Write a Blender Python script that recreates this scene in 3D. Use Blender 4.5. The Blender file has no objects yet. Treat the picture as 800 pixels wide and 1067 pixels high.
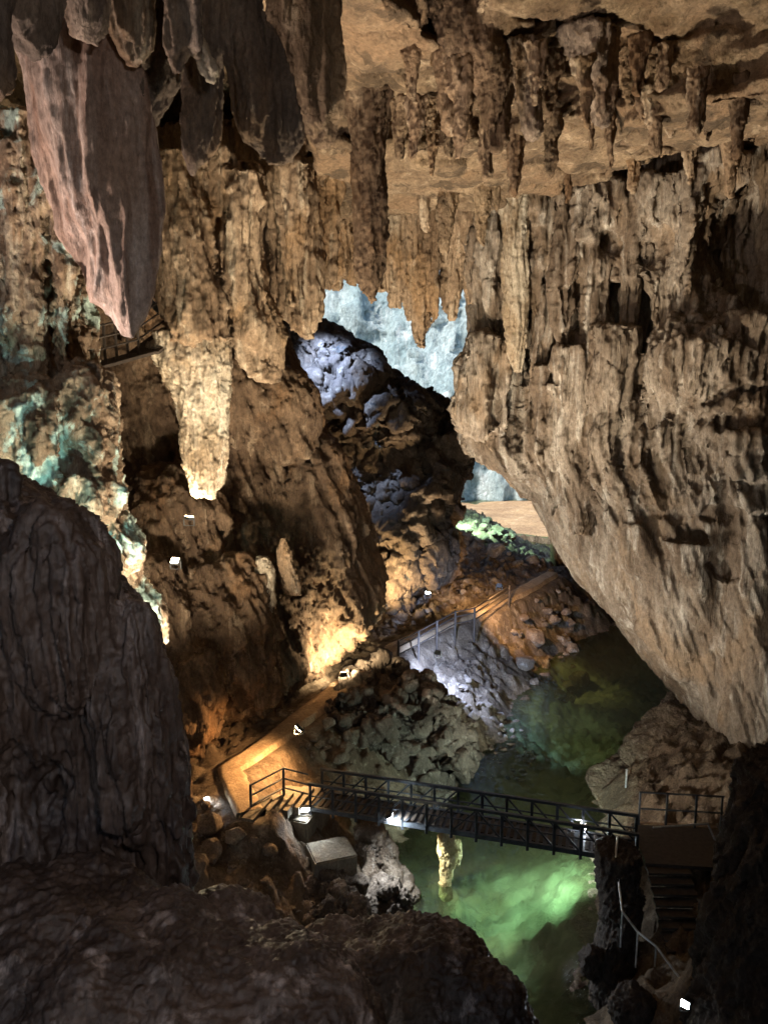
import bpy, math, random
import numpy as np
from mathutils import Vector
random.seed(7)
RNG = np.random.RandomState(11)
SC = bpy.context.scene
COL = SC.collection

# ------------------------------------------------------------------ camera model
F, CXP, CYP, PITCH, H = 820.0, 400.0, 533.5, math.radians(9.2), 15.0
cp, sp = math.cos(PITCH), math.sin(PITCH)
def ray(px, py):
    v = -(py-CYP)/F
    return np.array([(px-CXP)/F, cp+sp*v, -sp+cp*v])
def P(px, py, Y):
    d = ray(px, py); t = Y/d[1]
    return np.array([d[0]*t, Y, H+d[2]*t])
def G(px, py, z=0.0):
    d = ray(px, py); t = (z-H)/d[2]
    return np.array([d[0]*t, d[1]*t, z])

# ------------------------------------------------------------------ numpy noise
PERM = np.concatenate([RNG.permutation(256)]*3).astype(np.int32)
GRAD = RNG.normal(size=(256, 3)).astype(np.float32)
GRAD /= np.linalg.norm(GRAD, axis=1, keepdims=True)
RTAB = RNG.rand(256, 3).astype(np.float32)
def _h(i, j, k):
    return PERM[PERM[PERM[i & 255] + (j & 255)] + (k & 255)]
def noise(p):
    p = np.asarray(p, np.float32)
    i = np.floor(p).astype(np.int32); f = p - i
    u = f*f*f*(f*(f*6-15)+10)
    out = 0
    for a in (0, 1):
        wa = u[:, 0] if a else 1-u[:, 0]
        for b in (0, 1):
            wb = u[:, 1] if b else 1-u[:, 1]
            for c in (0, 1):
                wc = u[:, 2] if c else 1-u[:, 2]
                g = GRAD[_h(i[:, 0]+a, i[:, 1]+b, i[:, 2]+c)]
                out = out + wa*wb*wc*(g[:, 0]*(f[:, 0]-a)+g[:, 1]*(f[:, 1]-b)+g[:, 2]*(f[:, 2]-c))
    return out*1.7
def fbm(p, o=4, gain=.5, lac=2.03):
    s = 0; a = 1.0
    for k in range(o):
        s = s + a*noise(p); p = p*lac+17.3; a *= gain
    return s
def billow(p, o=3, gain=.5):
    s = 0; a = 1.0
    for k in range(o):
        s = s + a*(np.abs(noise(p))*2-.6); p = p*2.03+9.1; a *= gain
    return s
def ridge(p):
    return 1-2.6*np.abs(noise(p))
def worley(p):
    p = np.asarray(p, np.float32)
    i = np.floor(p).astype(np.int32); f = p-i
    d1 = np.full(len(p), 9., np.float32); d2 = d1.copy(); idv = np.zeros(len(p), np.float32)
    for a in (-1, 0, 1):
        for b in (-1, 0, 1):
            for c in (-1, 0, 1):
                h = _h(i[:, 0]+a, i[:, 1]+b, i[:, 2]+c)
                r = RTAB[h]
                d = (r[:, 0]+a-f[:, 0])**2+(r[:, 1]+b-f[:, 1])**2+(r[:, 2]+c-f[:, 2])**2
                m = d < d1
                d2 = np.where(m, d1, np.minimum(d2, d)); idv = np.where(m, RTAB[(h*7+3) & 255][:, 0], idv)
                d1 = np.where(m, d, d1)
    return np.sqrt(d1), np.sqrt(d2), idv
def sstep(a, b, x):
    t = np.clip((x-a)/(b-a), 0, 1); return t*t*(3-2*t)
S3 = lambda x, y, z: np.array([x, y, z], np.float32)

# ------------------------------------------------------------------ object helpers
def tag(o, label=None, cat=None, group=None, kind=None):
    if label: o['label'] = label
    if cat: o['category'] = cat
    if group: o['group'] = group
    if kind: o['kind'] = kind
    return o
def make_mesh(name, V, Fq, smooth=True):
    me = bpy.data.meshes.new(name)
    V = np.asarray(V, np.float32)
    if isinstance(Fq, np.ndarray):
        n = Fq.shape[1]; m = len(Fq)
        me.vertices.add(len(V)); me.vertices.foreach_set('co', V.ravel())
        me.loops.add(m*n); me.loops.foreach_set('vertex_index', Fq.astype(np.int32).ravel())
        me.polygons.add(m); me.polygons.foreach_set('loop_start', np.arange(0, m*n, n, dtype=np.int32))
    else:
        me.from_pydata([tuple(v) for v in V], [], Fq)
    if smooth: me.polygons.foreach_set('use_smooth', np.ones(len(me.polygons), bool))
    me.update(calc_edges=True)
    return me
def link(name, me, mat=None, parent=None, loc=None):
    o = bpy.data.objects.new(name, me); COL.objects.link(o)
    if mat: me.materials.clear(); me.materials.append(mat)
    if parent: o.parent = parent
    if loc is not None: o.location = loc
    return o
def empty(name, loc):
    o = bpy.data.objects.new(name, None); COL.objects.link(o); o.location = loc; o.empty_display_size = .2
    return o

# ------------------------------------------------------------------ lofts
def pchip_rows(ts, A, tt):
    out = np.zeros((len(tt), A.shape[1]))
    n = len(ts); d = np.zeros_like(A)
    h = np.diff(ts)[:, None]; s = np.diff(A, axis=0)/h
    for k in range(1, n-1):
        m = s[k-1]*s[k] > 0
        d[k] = np.where(m, 2*s[k-1]*s[k]/(s[k-1]+s[k]+1e-12*(~m)), 0)
    d[0] = s[0]; d[-1] = s[-1]
    idx = np.clip(np.searchsorted(ts, tt)-1, 0, n-2)
    for c in range(A.shape[1]):
        hh = h[idx, 0]; t = (tt-ts[idx])/hh
        out[:, c] = ((2*t**3-3*t**2+1)*A[idx, c]+(t**3-2*t**2+t)*hh*d[idx, c]
                     + (-2*t**3+3*t**2)*A[idx+1, c]+(t**3-t**2)*hh*d[idx+1, c])
    return out
def loft(secs, Y, dr=.8, dp=None, na=40, nz=40, ex=1.0):
    """closed solid of horizontal slices; each slice is known by its left and right edge in the view and its distance"""
    rows = []
    for s in secs:
        py, xl, xr = s[:3]; y = s[3] if len(s) > 3 else Y
        c = P((xl+xr)/2, py, y); e = P(xr, py, y); w = abs(e[0]-c[0])
        d = (s[4] if len(s) > 4 else dp) or dr*w
        rows.append([c[2], c[0], y, w, d])
    R = np.array(rows)
    ts = np.arange(len(R), dtype=float)
    R = pchip_rows(ts, R, np.linspace(0, len(R)-1, nz))
    a = np.linspace(0, 2*np.pi, na, endpoint=False)
    ca, sa = np.cos(a), np.sin(a)
    ca, sa = np.sign(ca)*np.abs(ca)**ex, np.sign(sa)*np.abs(sa)**ex
    V = np.zeros((nz, na, 3))
    V[:, :, 0] = R[:, 1:2]+np.abs(R[:, 3:4])*ca; V[:, :, 1] = R[:, 2:3]+np.abs(R[:, 4:5])*sa; V[:, :, 2] = R[:, 0:1]
    V = V.reshape(-1, 3)
    i = np.arange(nz-1)[:, None]*na+np.arange(na)[None]; j = np.arange(nz-1)[:, None]*na+(np.arange(na)[None]+1) % na
    Q = np.stack([i, j, j+na, i+na], -1).reshape(-1, 4)
    top, bot = len(V), len(V)+1
    V = np.vstack([V, V[:na].mean(0), V[-na:].mean(0)])
    k = np.arange(na); k2 = (k+1) % na
    T = np.vstack([np.stack([np.full(na, top), k2, k], -1), np.stack([np.full(na, bot), (nz-1)*na+k, (nz-1)*na+k2], -1)])
    return V, Q, T
def lump(xc, yc, rx, ry, Y, dp=None):
    """rounded boulder-like swelling"""
    c = P(xc, yc, Y); w = abs(P(xc+rx, yc, Y)[0]-c[0]); h = abs(P(xc, yc+ry, Y)[2]-c[2]); d = dp or (w+h)/2
    nz, na = 16, 24
    t = np.linspace(.12, np.pi-.12, nz); a = np.linspace(0, 2*np.pi, na, endpoint=False)
    V = np.stack([c[0]+w*np.sin(t)[:, None]*np.cos(a), c[1]+d*np.sin(t)[:, None]*np.sin(a), c[2]+h*np.cos(t)[:, None]+0*a], -1).reshape(-1, 3)
    i = np.arange(nz-1)[:, None]*na+np.arange(na)[None]; j = np.arange(nz-1)[:, None]*na+(np.arange(na)[None]+1) % na
    Q = np.stack([i, j, j+na, i+na], -1).reshape(-1, 4)
    V = np.vstack([V, V[:na].mean(0), V[-na:].mean(0)])
    k = np.arange(na); k2 = (k+1) % na
    T = np.vstack([np.stack([np.full(na, len(V)-2), k2, k], -1), np.stack([np.full(na, len(V)-1), (nz-1)*na+k, (nz-1)*na+k2], -1)])
    return V, Q, T
def spike(xc, y0, y1, w, Y, lean=0, dr=.9, rnd=.12):
    """one tapering drip column"""
    s = []
    for f, k in ((0, 1.15), (.25, .95), (.5, .8), (.72, .62), (.9, .48), (1, .27)):
        ww = w*k*(1+random.uniform(-rnd, rnd)); x = xc+lean*f+random.uniform(-rnd, rnd)*w*.5
        s.append((y0+(y1-y0)*f, x-ww/2, x+ww/2))
    return loft(s, Y, dr, na=20, nz=24)

def smooth_mesh(V, E, it):
    n = len(V); deg = np.bincount(E.ravel(), minlength=n).astype(np.float64)[:, None]; deg[deg == 0] = 1
    for _ in range(it):
        acc = np.stack([np.bincount(E[:, 0], V[E[:, 1], c], n)+np.bincount(E[:, 1], V[E[:, 0], c], n) for c in range(3)], -1)
        V = V*.4+.6*acc/deg
    return V
def mass(name, pieces, voxel, sm, disp, mat, label=None, cat=None, group=None, kind=None):
    """fuse overlapping solids into one rock, then carve its surface"""
    vs, fs, off = [], [], 0
    for V, Q, T in pieces:
        vs.append(V); fs += (Q+off).tolist()+(T+off).tolist(); off += len(V)
    me = make_mesh(name, np.vstack(vs), fs)
    o = bpy.data.objects.new('tmp', me); COL.objects.link(o)
    m = o.modifiers.new('r', 'REMESH'); m.mode = 'VOXEL'; m.voxel_size = voxel; m.use_smooth_shade = True
    dg = bpy.context.evaluated_depsgraph_get()
    me2 = bpy.data.meshes.new_from_object(o.evaluated_get(dg))
    bpy.data.objects.remove(o); bpy.data.meshes.remove(me)
    n = len(me2.vertices); V = np.zeros(n*3, np.float32); me2.vertices.foreach_get('co', V); V = V.reshape(-1, 3).astype(np.float64)
    E = np.zeros(len(me2.edges)*2, np.int32); me2.edges.foreach_get('vertices', E); E = E.reshape(-1, 2)
    V = smooth_mesh(V, E, sm)
    for step in disp:
        me2.vertices.foreach_set('co', V.astype(np.float32).ravel()); me2.update()
        N = np.zeros(n*3, np.float32); me2.vertices.foreach_get('normal', N); N = N.reshape(-1, 3)
        V = V+step(V, N)
    base = np.array([(V[:, 0].min()+V[:, 0].max())/2, (V[:, 1].min()+V[:, 1].max())/2, V[:, 2].min()])
    me2.vertices.foreach_set('co', (V-base).astype(np.float32).ravel()); me2.update()
    me2.polygons.foreach_set('use_smooth', np.ones(len(me2.polygons), bool))
    me2.name = name
    print(name, n)
    return tag(link(name, me2, mat, loc=base), label, cat, group, kind)

# carving recipes --------------------------------------------------------------
def flute(s=1.0, a=.3, b=.12, zs=.1, under=None):
    """dripstone: vertical ribs, finer ribs on them, popcorn"""
    def f(V, N):
        V = np.array(V); am = 1.0
        if under:      # below this height the ribs follow the leaning underside and flatten out
            low = np.maximum(0, under-V[:, 2]); V[:, 0] -= .4*low; am = 1-.58*sstep(0, 3, low)
        Vs = V*S3(.5*s, .5*s, .16*s)
        w = np.stack([noise(Vs), noise(Vs+31), 0*V[:, 0]], -1); Vf = V*S3(1.6*s, 1.6*s, .45*s)
        w2 = np.stack([noise(Vf+5), noise(Vf+77), 0*V[:, 0]], -1)
        q = V+w*.6/s+w2*.12/s
        q2 = V+w*.3/s+w2*.16/s
        mod = .4+.9*np.clip(noise(V*S3(.45*s, .45*s, .22*s)+7)+.3, 0, 1)
        n0 = noise(q*S3(1.1*s, 1.1*s, zs*s)); n1 = noise(q2*S3(2.7*s, 2.7*s, zs*1.8*s)+5)
        h = a*mod*(.55*(np.abs(n0)*2.4-.7)+.75*(.6-2.2*np.abs(noise(q*S3(1.5*s, 1.5*s, zs*s)+40))))
        h += a*.45*(.5-2*np.abs(n1))
        h += b*fbm(V*S3(.9*s, .9*s, .5*s)+3, 5, .55)
        Nn = N*S3(1, 1, .6)
        return Nn*(h*am)[:, None]
    return f
def fine(s=6., a=.05, zs=.35):
    def f(V, N):
        w = noise(V*s*.4)[:, None]*.3/s*3
        h = a*billow((V+w)*S3(s, s, s*zs), 3, .6)+a*.6*noise(V*s*2.2)
        return N*h[:, None]
    return f
def lumps(s=.8, a=.4, o=3):
    def f(V, N):
        return N*(a*billow(V*s+13, o, .5))[:, None]
    return f
def rough(s=1., a=.3, o=6, g=.52):
    def f(V, N):
        return N*(a*fbm(V*s+41, o, g))[:, None]
    return f
def facets(s=.5, a=.4):
    """broken rock: blocks with cracks between them"""
    def f(V, N):
        w = np.stack([noise(V*s*1.3), noise(V*s*1.3+31), noise(V*s*1.3+57)], -1)
        d1, d2, i = worley((V+w*.35/s)*s)
        h = a*(i-.5)*1.4 - a*.5*(1-sstep(0, .14, d2-d1))
        return N*h[:, None]
    return f
def dents(lst):
    def f(V, N):
        out = 0*V
        for c, r, d in lst:
            k = np.exp(-((V-c)**2).sum(1)/r**2); out = out+np.outer(k*d, (0, 1., 0))
        return out
    return f
def grooves(lst):
    """undercut seams running along the wall at a height"""
    def f(V, N):
        h = 0
        for z0, slope, w, d, x0 in lst:
            zz = z0+slope*(V[:, 0]-8)+.35*noise(V*.5)+.12*noise(V*1.7)
            h = h-d*np.exp(-((V[:, 2]-zz)/w)**2)*sstep(x0, x0+2, V[:, 0])
        return N*S3(1, 1, .2)*(h*np.ones(len(V)))[:, None]
    return f
def beds(s=3., a=.12):
    """horizontal bedding planes"""
    def f(V, N):
        z = V[:, 2]+.5*noise(V*.4)+.06*noise(V*2.)
        h = a*noise(np.stack([V[:, 0]*.12, V[:, 1]*.12, z*s], -1))+a*.5*noise(np.stack([V[:, 0]*.2, V[:, 1]*.2, z*s*2.4], -1))
        return N*S3(1, 1, .3)*h[:, None]
    return f

# ------------------------------------------------------------------ materials
def mat_new(name):
    m = bpy.data.materials.new(name); m.use_nodes = True
    nt = m.node_tree; b = nt.nodes['Principled BSDF']
    return m, nt, b
def nd(nt, t, **kw):
    n = nt.nodes.new(t)
    for k, v in kw.items():
        if k.startswith('i_'): n.inputs[k[2:].replace('_', ' ')].default_value = v
        else: setattr(n, k, v)
    return n
def c4(c): return (c[0], c[1], c[2], 1)
def mixc(nt, fac, a, b, blend='MIX'):
    n = nt.nodes.new('ShaderNodeMix'); n.data_type = 'RGBA'; n.blend_type = blend
    for sock, v in ((n.inputs[0], fac), (n.inputs[6], a), (n.inputs[7], b)):
        if isinstance(v, bpy.types.NodeSocket): nt.links.new(v, sock)
        elif isinstance(v, (int, float)): sock.default_value = v
        else: sock.default_value = c4(v)
    return n.outputs[2]
def rmp(nt, src, lo, hi):
    n = nd(nt, 'ShaderNodeMapRange'); n.interpolation_type = 'SMOOTHSTEP'
    n.inputs[1].default_value = lo; n.inputs[2].default_value = hi
    nt.links.new(src, n.inputs[0]); return n.outputs[0]
def rock(name, base, dark, light, stain=None, streak=.5, sc=1.0, bump=.06, patch=None, patch_amt=.0, rough_=.85, zs=.12, spec=.3, bsc=1.0, bz=None, za=.6):
    m, nt, b = mat_new(name)
    geo = nd(nt, 'ShaderNodeNewGeometry')
    def ns(scale, detail=5, zscale=1.0, dist=0., ro=.6, off=0):
        mp = nd(nt, 'ShaderNodeMapping'); mp.inputs['Scale'].default_value = (1, 1, zscale); mp.inputs['Location'].default_value = (off, off*1.7, off*.6)
        nt.links.new(geo.outputs['Position'], mp.inputs[0])
        n = nd(nt, 'ShaderNodeTexNoise'); n.inputs['Scale'].default_value = scale; n.inputs['Detail'].default_value = detail
        n.inputs['Roughness'].default_value = ro; n.inputs['Distortion'].default_value = dist
        nt.links.new(mp.outputs[0], n.inputs['Vector']); return n.outputs[0]
    a = ns(.7*sc, 8, za, .3, .65)
    c = mixc(nt, rmp(nt, a, .38, .66), dark, base)
    s = ns(2.2*sc, 6, zs, .4, .65, 3)
    c = mixc(nt, rmp(nt, s, .52, .72), c, light)
    s2 = ns(3.1*sc, 5, zs*.8, .2, .6, 9)
    mm = nd(nt, 'ShaderNodeMath', operation='MULTIPLY'); nt.links.new(rmp(nt, s2, .5, .68), mm.inputs[0]); mm.inputs[1].default_value = streak
    c = mixc(nt, mm.outputs[0], c, dark)
    if stain:
        st = ns(.55*sc, 5, .5, .5, .6, 21)
        c = mixc(nt, rmp(nt, st, .5, .66), c, stain)
    if patch:
        pt = ns(.9*sc, 7, 1, .6, .62, 33)
        c = mixc(nt, rmp(nt, pt, .66-patch_amt, .70-patch_amt+.04), c, patch)
    g = ns(11*sc, 9, .6, 0, .75, 5)
    c = mixc(nt, .55, c, mixc(nt, rmp(nt, g, .3, .7), tuple(x*.55 for x in base), tuple(min(1, x*1.45) for x in base)), 'OVERLAY') if False else c
    vv = nd(nt, 'ShaderNodeHueSaturation'); nt.links.new(c, vv.inputs['Color'])
    mr = nd(nt, 'ShaderNodeMapRange'); mr.inputs[1].default_value = .3; mr.inputs[2].default_value = .7; mr.inputs[3].default_value = .5; mr.inputs[4].default_value = 1.42
    nt.links.new(g, mr.inputs[0]); nt.links.new(mr.outputs[0], vv.inputs['Value'])
    nt.links.new(vv.outputs[0], b.inputs['Base Color'])
    b.inputs['Roughness'].default_value = rough_; b.inputs['Specular IOR Level'].default_value = spec
    h1 = ns(5*sc*bsc, 10, bz or min(.6, zs*2.5), .3, .7, 2); h2 = ns(17*sc*bsc, 7, bz or min(.8, zs*4), 0, .7, 8)
    add = nd(nt, 'ShaderNodeMath', operation='MULTIPLY_ADD'); nt.links.new(h2, add.inputs[0]); add.inputs[1].default_value = .35; nt.links.new(h1, add.inputs[2])
    bp = nd(nt, 'ShaderNodeBump'); bp.inputs['Strength'].default_value = 1.0; bp.inputs['Distance'].default_value = bump*2.8
    nt.links.new(add.outputs[0], bp.inputs['Height']); nt.links.new(bp.outputs[0], b.inputs['Normal'])
    return m
M = {}
M['tan'] = rock('tan_limestone', (.36, .26, .17), (.17, .11, .065), (.5, .41, .3), stain=(.27, .17, .09), zs=.09, za=.3, streak=.65)
M['ceil'] = rock('ceiling_limestone', (.33, .235, .145), (.15, .1, .06), (.43, .33, .22), stain=(.24, .155, .09), sc=.8, zs=.8, streak=.5, bump=.09, patch=(.11, .075, .045), patch_amt=.12)
M['right'] = rock('right_wall_limestone', (.32, .27, .215), (.14, .1, .068), (.50, .455, .39), stain=(.24, .17, .11), sc=.9, zs=.07, za=.22, streak=.75)
M['pink'] = rock('pink_calcite', (.47, .375, .32), (.22, .13, .09), (.56, .48, .43), stain=(.36, .25, .19), sc=1.3, zs=.04, streak=.9, bump=.03, za=.08)
M['grey'] = rock('grey_dripstone', (.27, .205, .155), (.12, .09, .07), (.38, .3, .23), stain=(.24, .16, .1), sc=1.4, bump=.04)
M['pale'] = rock('pale_calcite', (.5, .43, .33), (.26, .19, .12), (.62, .56, .46), sc=1.2, bump=.05)
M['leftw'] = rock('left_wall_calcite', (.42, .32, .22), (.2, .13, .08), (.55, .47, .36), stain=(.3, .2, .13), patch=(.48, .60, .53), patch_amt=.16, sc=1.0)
M['brown'] = rock('brown_flowstone', (.175, .115, .07), (.075, .046, .027), (.27, .2, .135), stain=(.15, .085, .042), sc=1.0, zs=.09, za=.3, streak=.7)
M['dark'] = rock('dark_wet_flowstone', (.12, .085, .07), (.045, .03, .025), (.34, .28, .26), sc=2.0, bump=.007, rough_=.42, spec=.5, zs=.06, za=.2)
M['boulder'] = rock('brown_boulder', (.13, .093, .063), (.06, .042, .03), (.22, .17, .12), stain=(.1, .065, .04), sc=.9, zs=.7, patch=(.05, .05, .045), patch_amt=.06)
M['stone'] = rock('grey_stone', (.30, .24, .18), (.14, .1, .07), (.42, .37, .31), sc=1.6, zs=.8)
M['ground'] = rock('cave_ground', (.23, .17, .115), (.1, .07, .045), (.32, .26, .19), sc=1.4, zs=.9)
def silt(m):
    nt = m.node_tree; b = nt.nodes['Principled BSDF']; src = b.inputs['Base Color'].links[0].from_socket
    g = nd(nt, 'ShaderNodeNewGeometry'); sx = nd(nt, 'ShaderNodeSeparateXYZ'); nt.links.new(g.outputs['Position'], sx.inputs[0])
    n = nd(nt, 'ShaderNodeTexNoise'); n.inputs['Scale'].default_value = .8; n.inputs['Detail'].default_value = 6; nt.links.new(g.outputs['Position'], n.inputs['Vector'])
    f = rmp(nt, sx.outputs[2], -.05, -.35)
    c = mixc(nt, f, src, mixc(nt, rmp(nt, n.outputs[0], .35, .65), (.3, .29, .2), (.58, .55, .42)))
    nt.links.new(c, b.inputs['Base Color'])
silt(M['ground'])
M['bank'] = rock('dark_bank_rock', (.17, .13, .1), (.07, .053, .04), (.26, .215, .175), sc=1.3, zs=.8, bump=.05)
M['slab'] = rock('bedded_slab_rock', (.31, .25, .175), (.14, .1, .07), (.44, .38, .29), sc=1., zs=1.5)
M['path'] = rock('trodden_path', (.36, .26, .16), (.24, .165, .1), (.42, .32, .21), sc=1.2, zs=1, bump=.015)
M['cliff'] = rock('grey_cliff', (.42, .49, .48), (.24, .32, .33), (.62, .66, .65), sc=.2, bump=.3, zs=.25, za=.4, streak=.8)
M['sand'] = rock('wet_sand', (.42, .28, .15), (.28, .18, .1), (.5, .36, .22), sc=.35, zs=1, bump=.05)
M['black'] = rock('shade_black_rock', (.05, .035, .027), (.025, .018, .014), (.09, .07, .055), sc=1.4, bump=.03, rough_=.6)  # near-black albedo paints the lower right's shade into the rock colour
M['concrete'] = rock('old_concrete', (.23, .2, .15), (.14, .12, .09), (.3, .27, .21), sc=1.5, zs=1, bump=.012)
M['yellow'] = rock('yellow_stalagmite', (.62, .54, .3), (.42, .32, .14), (.7, .64, .42), sc=3, zs=1, bump=.03)
def plain(name, col, rough_=.5, metal=0., emit=None, es=0):
    m, nt, b = mat_new(name)
    b.inputs['Roughness'].default_value = rough_; b.inputs['Metallic'].default_value = metal
    n = nd(nt, 'ShaderNodeTexNoise'); n.inputs['Scale'].default_value = 9; n.inputs['Detail'].default_value = 6
    g = nd(nt, 'ShaderNodeNewGeometry'); nt.links.new(g.outputs['Position'], n.inputs['Vector'])
    c = mixc(nt, rmp(nt, n.outputs[0], .35, .7), col, tuple(x*.6 for x in col)); nt.links.new(c, b.inputs['Base Color'])
    if emit: b.inputs['Emission Color'].default_value = c4(emit); b.inputs['Emission Strength'].default_value = es
    return m
M['steel'] = plain('dark_painted_steel', (.06, .068, .08), .45, .5)
M['galv'] = plain('galvanised_tube', (.62, .64, .66), .4, .6)
M['wood'] = plain('weathered_timber', (.2, .13, .07), .8)
M['dwood'] = plain('dark_timber', (.05, .036, .026), .8)
M['lampbox'] = plain('lamp_housing', (.05, .05, .05), .5, .3)
M['glass_cold'] = plain('lit_lamp_glass_white', (.9, .9, .9), .3, 0, (.85, .93, 1), 60)
M['glass_warm'] = plain('lit_lamp_glass_warm', (.9, .8, .6), .3, 0, (1, .78, .45), 45)

# water: tinted clear body under a rippled mirror skin
def water_mat():
    m, nt, b = mat_new('river_water'); nt.nodes.remove(b)
    out = nt.nodes['Material Output']
    tr = nd(nt, 'ShaderNodeBsdfTransparent'); tr.inputs[0].default_value = (.62, .81, .60, 1)
    gl = nd(nt, 'ShaderNodeBsdfGlossy'); gl.inputs['Roughness'].default_value = .03
    df = nd(nt, 'ShaderNodeBsdfDiffuse'); df.inputs[0].default_value = (.075, .08, .04, 1)
    m1 = nd(nt, 'ShaderNodeMixShader'); m1.inputs[0].default_value = .2
    nt.links.new(tr.outputs[0], m1.inputs[1]); nt.links.new(df.outputs[0], m1.inputs[2])
    fr = nd(nt, 'ShaderNodeFresnel'); fr.inputs[0].default_value = 1.33
    m2 = nd(nt, 'ShaderNodeMixShader'); nt.links.new(fr.outputs[0], m2.inputs[0])
    nt.links.new(m1.outputs[0], m2.inputs[1]); nt.links.new(gl.outputs[0], m2.inputs[2])
    g = nd(nt, 'ShaderNodeNewGeometry')
    n = nd(nt, 'ShaderNodeTexNoise'); n.inputs['Scale'].default_value = 3.2; n.inputs['Detail'].default_value = 6; n.inputs['Distortion'].default_value = .6
    nt.links.new(g.outputs['Position'], n.inputs['Vector'])
    bp = nd(nt, 'ShaderNodeBump'); bp.inputs['Strength'].default_value = .5; bp.inputs['Distance'].default_value = .06
    nt.links.new(n.outputs[0], bp.inputs['Height'])
    for s in (gl, fr, df): nt.links.new(bp.outputs[0], s.inputs['Normal'])
    nt.links.new(m2.outputs[0], out.inputs[0])
    return m
M['water'] = water_mat()

# ------------------------------------------------------------------ setting: ground, water, ceiling
def axis(lo, a, b, hi, fine_, coarse):
    return np.concatenate([np.arange(lo, a, coarse), np.arange(a, b, fine_), np.arange(b, hi+coarse, coarse)])
def sheet(name, xs, ys, zf, mat, kind='structure', flip=False):
    X, Y = np.meshgrid(xs, ys); V = np.stack([X.ravel(), Y.ravel(), np.zeros(X.size)], -1)
    V = zf(V)
    nx, ny = len(xs), len(ys)
    i = np.arange(ny-1)[:, None]*nx+np.arange(nx-1)[None]
    Q = np.stack([i, i+1, i+nx+1, i+nx], -1).reshape(-1, 4)
    if flip: Q = Q[:, ::-1]
    return tag(link(name, make_mesh(name, V, np.ascontiguousarray(Q)), mat), kind=kind)
LS = np.array([(10, -4), (16, -1.2), (20, -.3), (23.4, 0), (26, 1.5), (28, 2.9), (31, 4.6), (34, 5.6), (37, 6.6), (41, 8.4), (44, 11), (47, 13.6), (55, 18), (62, 19), (72, 18), (80, 10), (140, 4), (200, 0)])
RS = np.array([(10, 3.5), (16, 5), (20, 6), (24, 7.2), (27, 8), (31, 11), (35, 14), (40, 19), (47, 24), (60, 30), (80, 36), (200, 50)])
def ground_z(V):
    x, y = V[:, 0], V[:, 1]
    p = np.stack([x, y, 0*x], -1)
    n1 = fbm(p*.35, 3)
    xl = np.interp(y, LS[:, 0], LS[:, 1])+n1*.5; xr = np.interp(y, RS[:, 0], RS[:, 1])+n1*.4
    d = np.minimum(x-xl, xr-x)
    inside = -1.5*sstep(0, 3.2, d)+.25*n1*sstep(0, 1.5, d)+sstep(0, 1., d)*(.22*billow(p*1.1+4, 4, .6))
    hl = np.where(y > 43, 3.4, 3.0)
    outside = hl*(1-np.exp(np.minimum(d, 0)/2.6))
    far = sstep(66, 80, y)
    z = np.where(d > 0, inside, outside*(1-.75*far))
    # left flank climbs to the cave wall
    z = z+np.clip(-6-x-.1*(y-20), 0, 30)*.55*(y > 12)*(1-far)
    rub = sstep(-.2, -1.2, d)
    d1, d2, i = worley(p*1.7+np.stack([n1, n1, n1], -1)*.3)
    d1b, d2b, ib = worley(p*3.6+5)
    mound = sstep(50, 58, y)*(1-sstep(72, 79, y)); z = z+mound*(1.6*(1-sstep(4, 11, x))-2.0*sstep(8, 14, x)*(d < -1))
    st = rub*(.6*(i-.35)*sstep(.0, .3, d2-d1)+.38*(ib-.3)*sstep(0, .3, d2b-d1b))+.1*fbm(p*2.2, 4)
    return z+st, d
PATH = [G(262, 846, 3.0), G(238, 803, 3.0), G(285, 770, 3.05), G(330, 735, 3.1), G(372, 700, 3.1), G(415, 672, 3.1), G(450, 655, 3.1), G(500, 634, 3.1), G(545, 615, 3.1), G(575, 597, 3.1)]
PXY = np.array([[q[0], q[1]] for q in PATH])
def path_dist(x, y):
    best = np.full(len(x), 99.)
    for a, b in zip(PXY[:-1], PXY[1:]):
        ab = b-a; t = np.clip(((x-a[0])*ab[0]+(y-a[1])*ab[1])/(ab@ab), 0, 1)
        best = np.minimum(best, np.hypot(x-a[0]-t*ab[0], y-a[1]-t*ab[1]))
    return best
def ground_f(V):
    z, d = ground_z(V)
    pd = path_dist(V[:, 0], V[:, 1])
    w = 1-sstep(.5, 1.5, pd)
    V[:, 2] = z*(1-w)+2.95*w
    return V
gx = np.concatenate([np.arange(-60, -12, 2.), np.arange(-12, 20, .12), np.arange(20, 62, 2.)])
gy = np.concatenate([np.arange(-32, 12, 2.), np.arange(12, 45, .12), np.arange(45, 82, .22), np.arange(82, 182, 2.5)])
ground = sheet('ground', gx, gy, ground_f, M['ground'])
def flat(z):
    def f(V): V[:, 2] = z; return V
    return f
water = sheet('water', np.arange(-60, 61, 4.), np.arange(10, 181, 4.), flat(0.0), M['water'])
def beach_f(V):
    x, y = V[:, 0], V[:, 1]; p = np.stack([x, y, 0*x], -1)
    V[:, 2] = -.5+.75*sstep(72, 80, y+2.5*noise(p*.1))*(1+.5*noise(p*.13))*(1-sstep(98, 106, y+2*noise(p*.12)))+.05*fbm(p*.5, 4)
    return V
sheet('beach', np.arange(-10, 45, .5), np.arange(68, 110, .5), beach_f, M['sand'])
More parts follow.
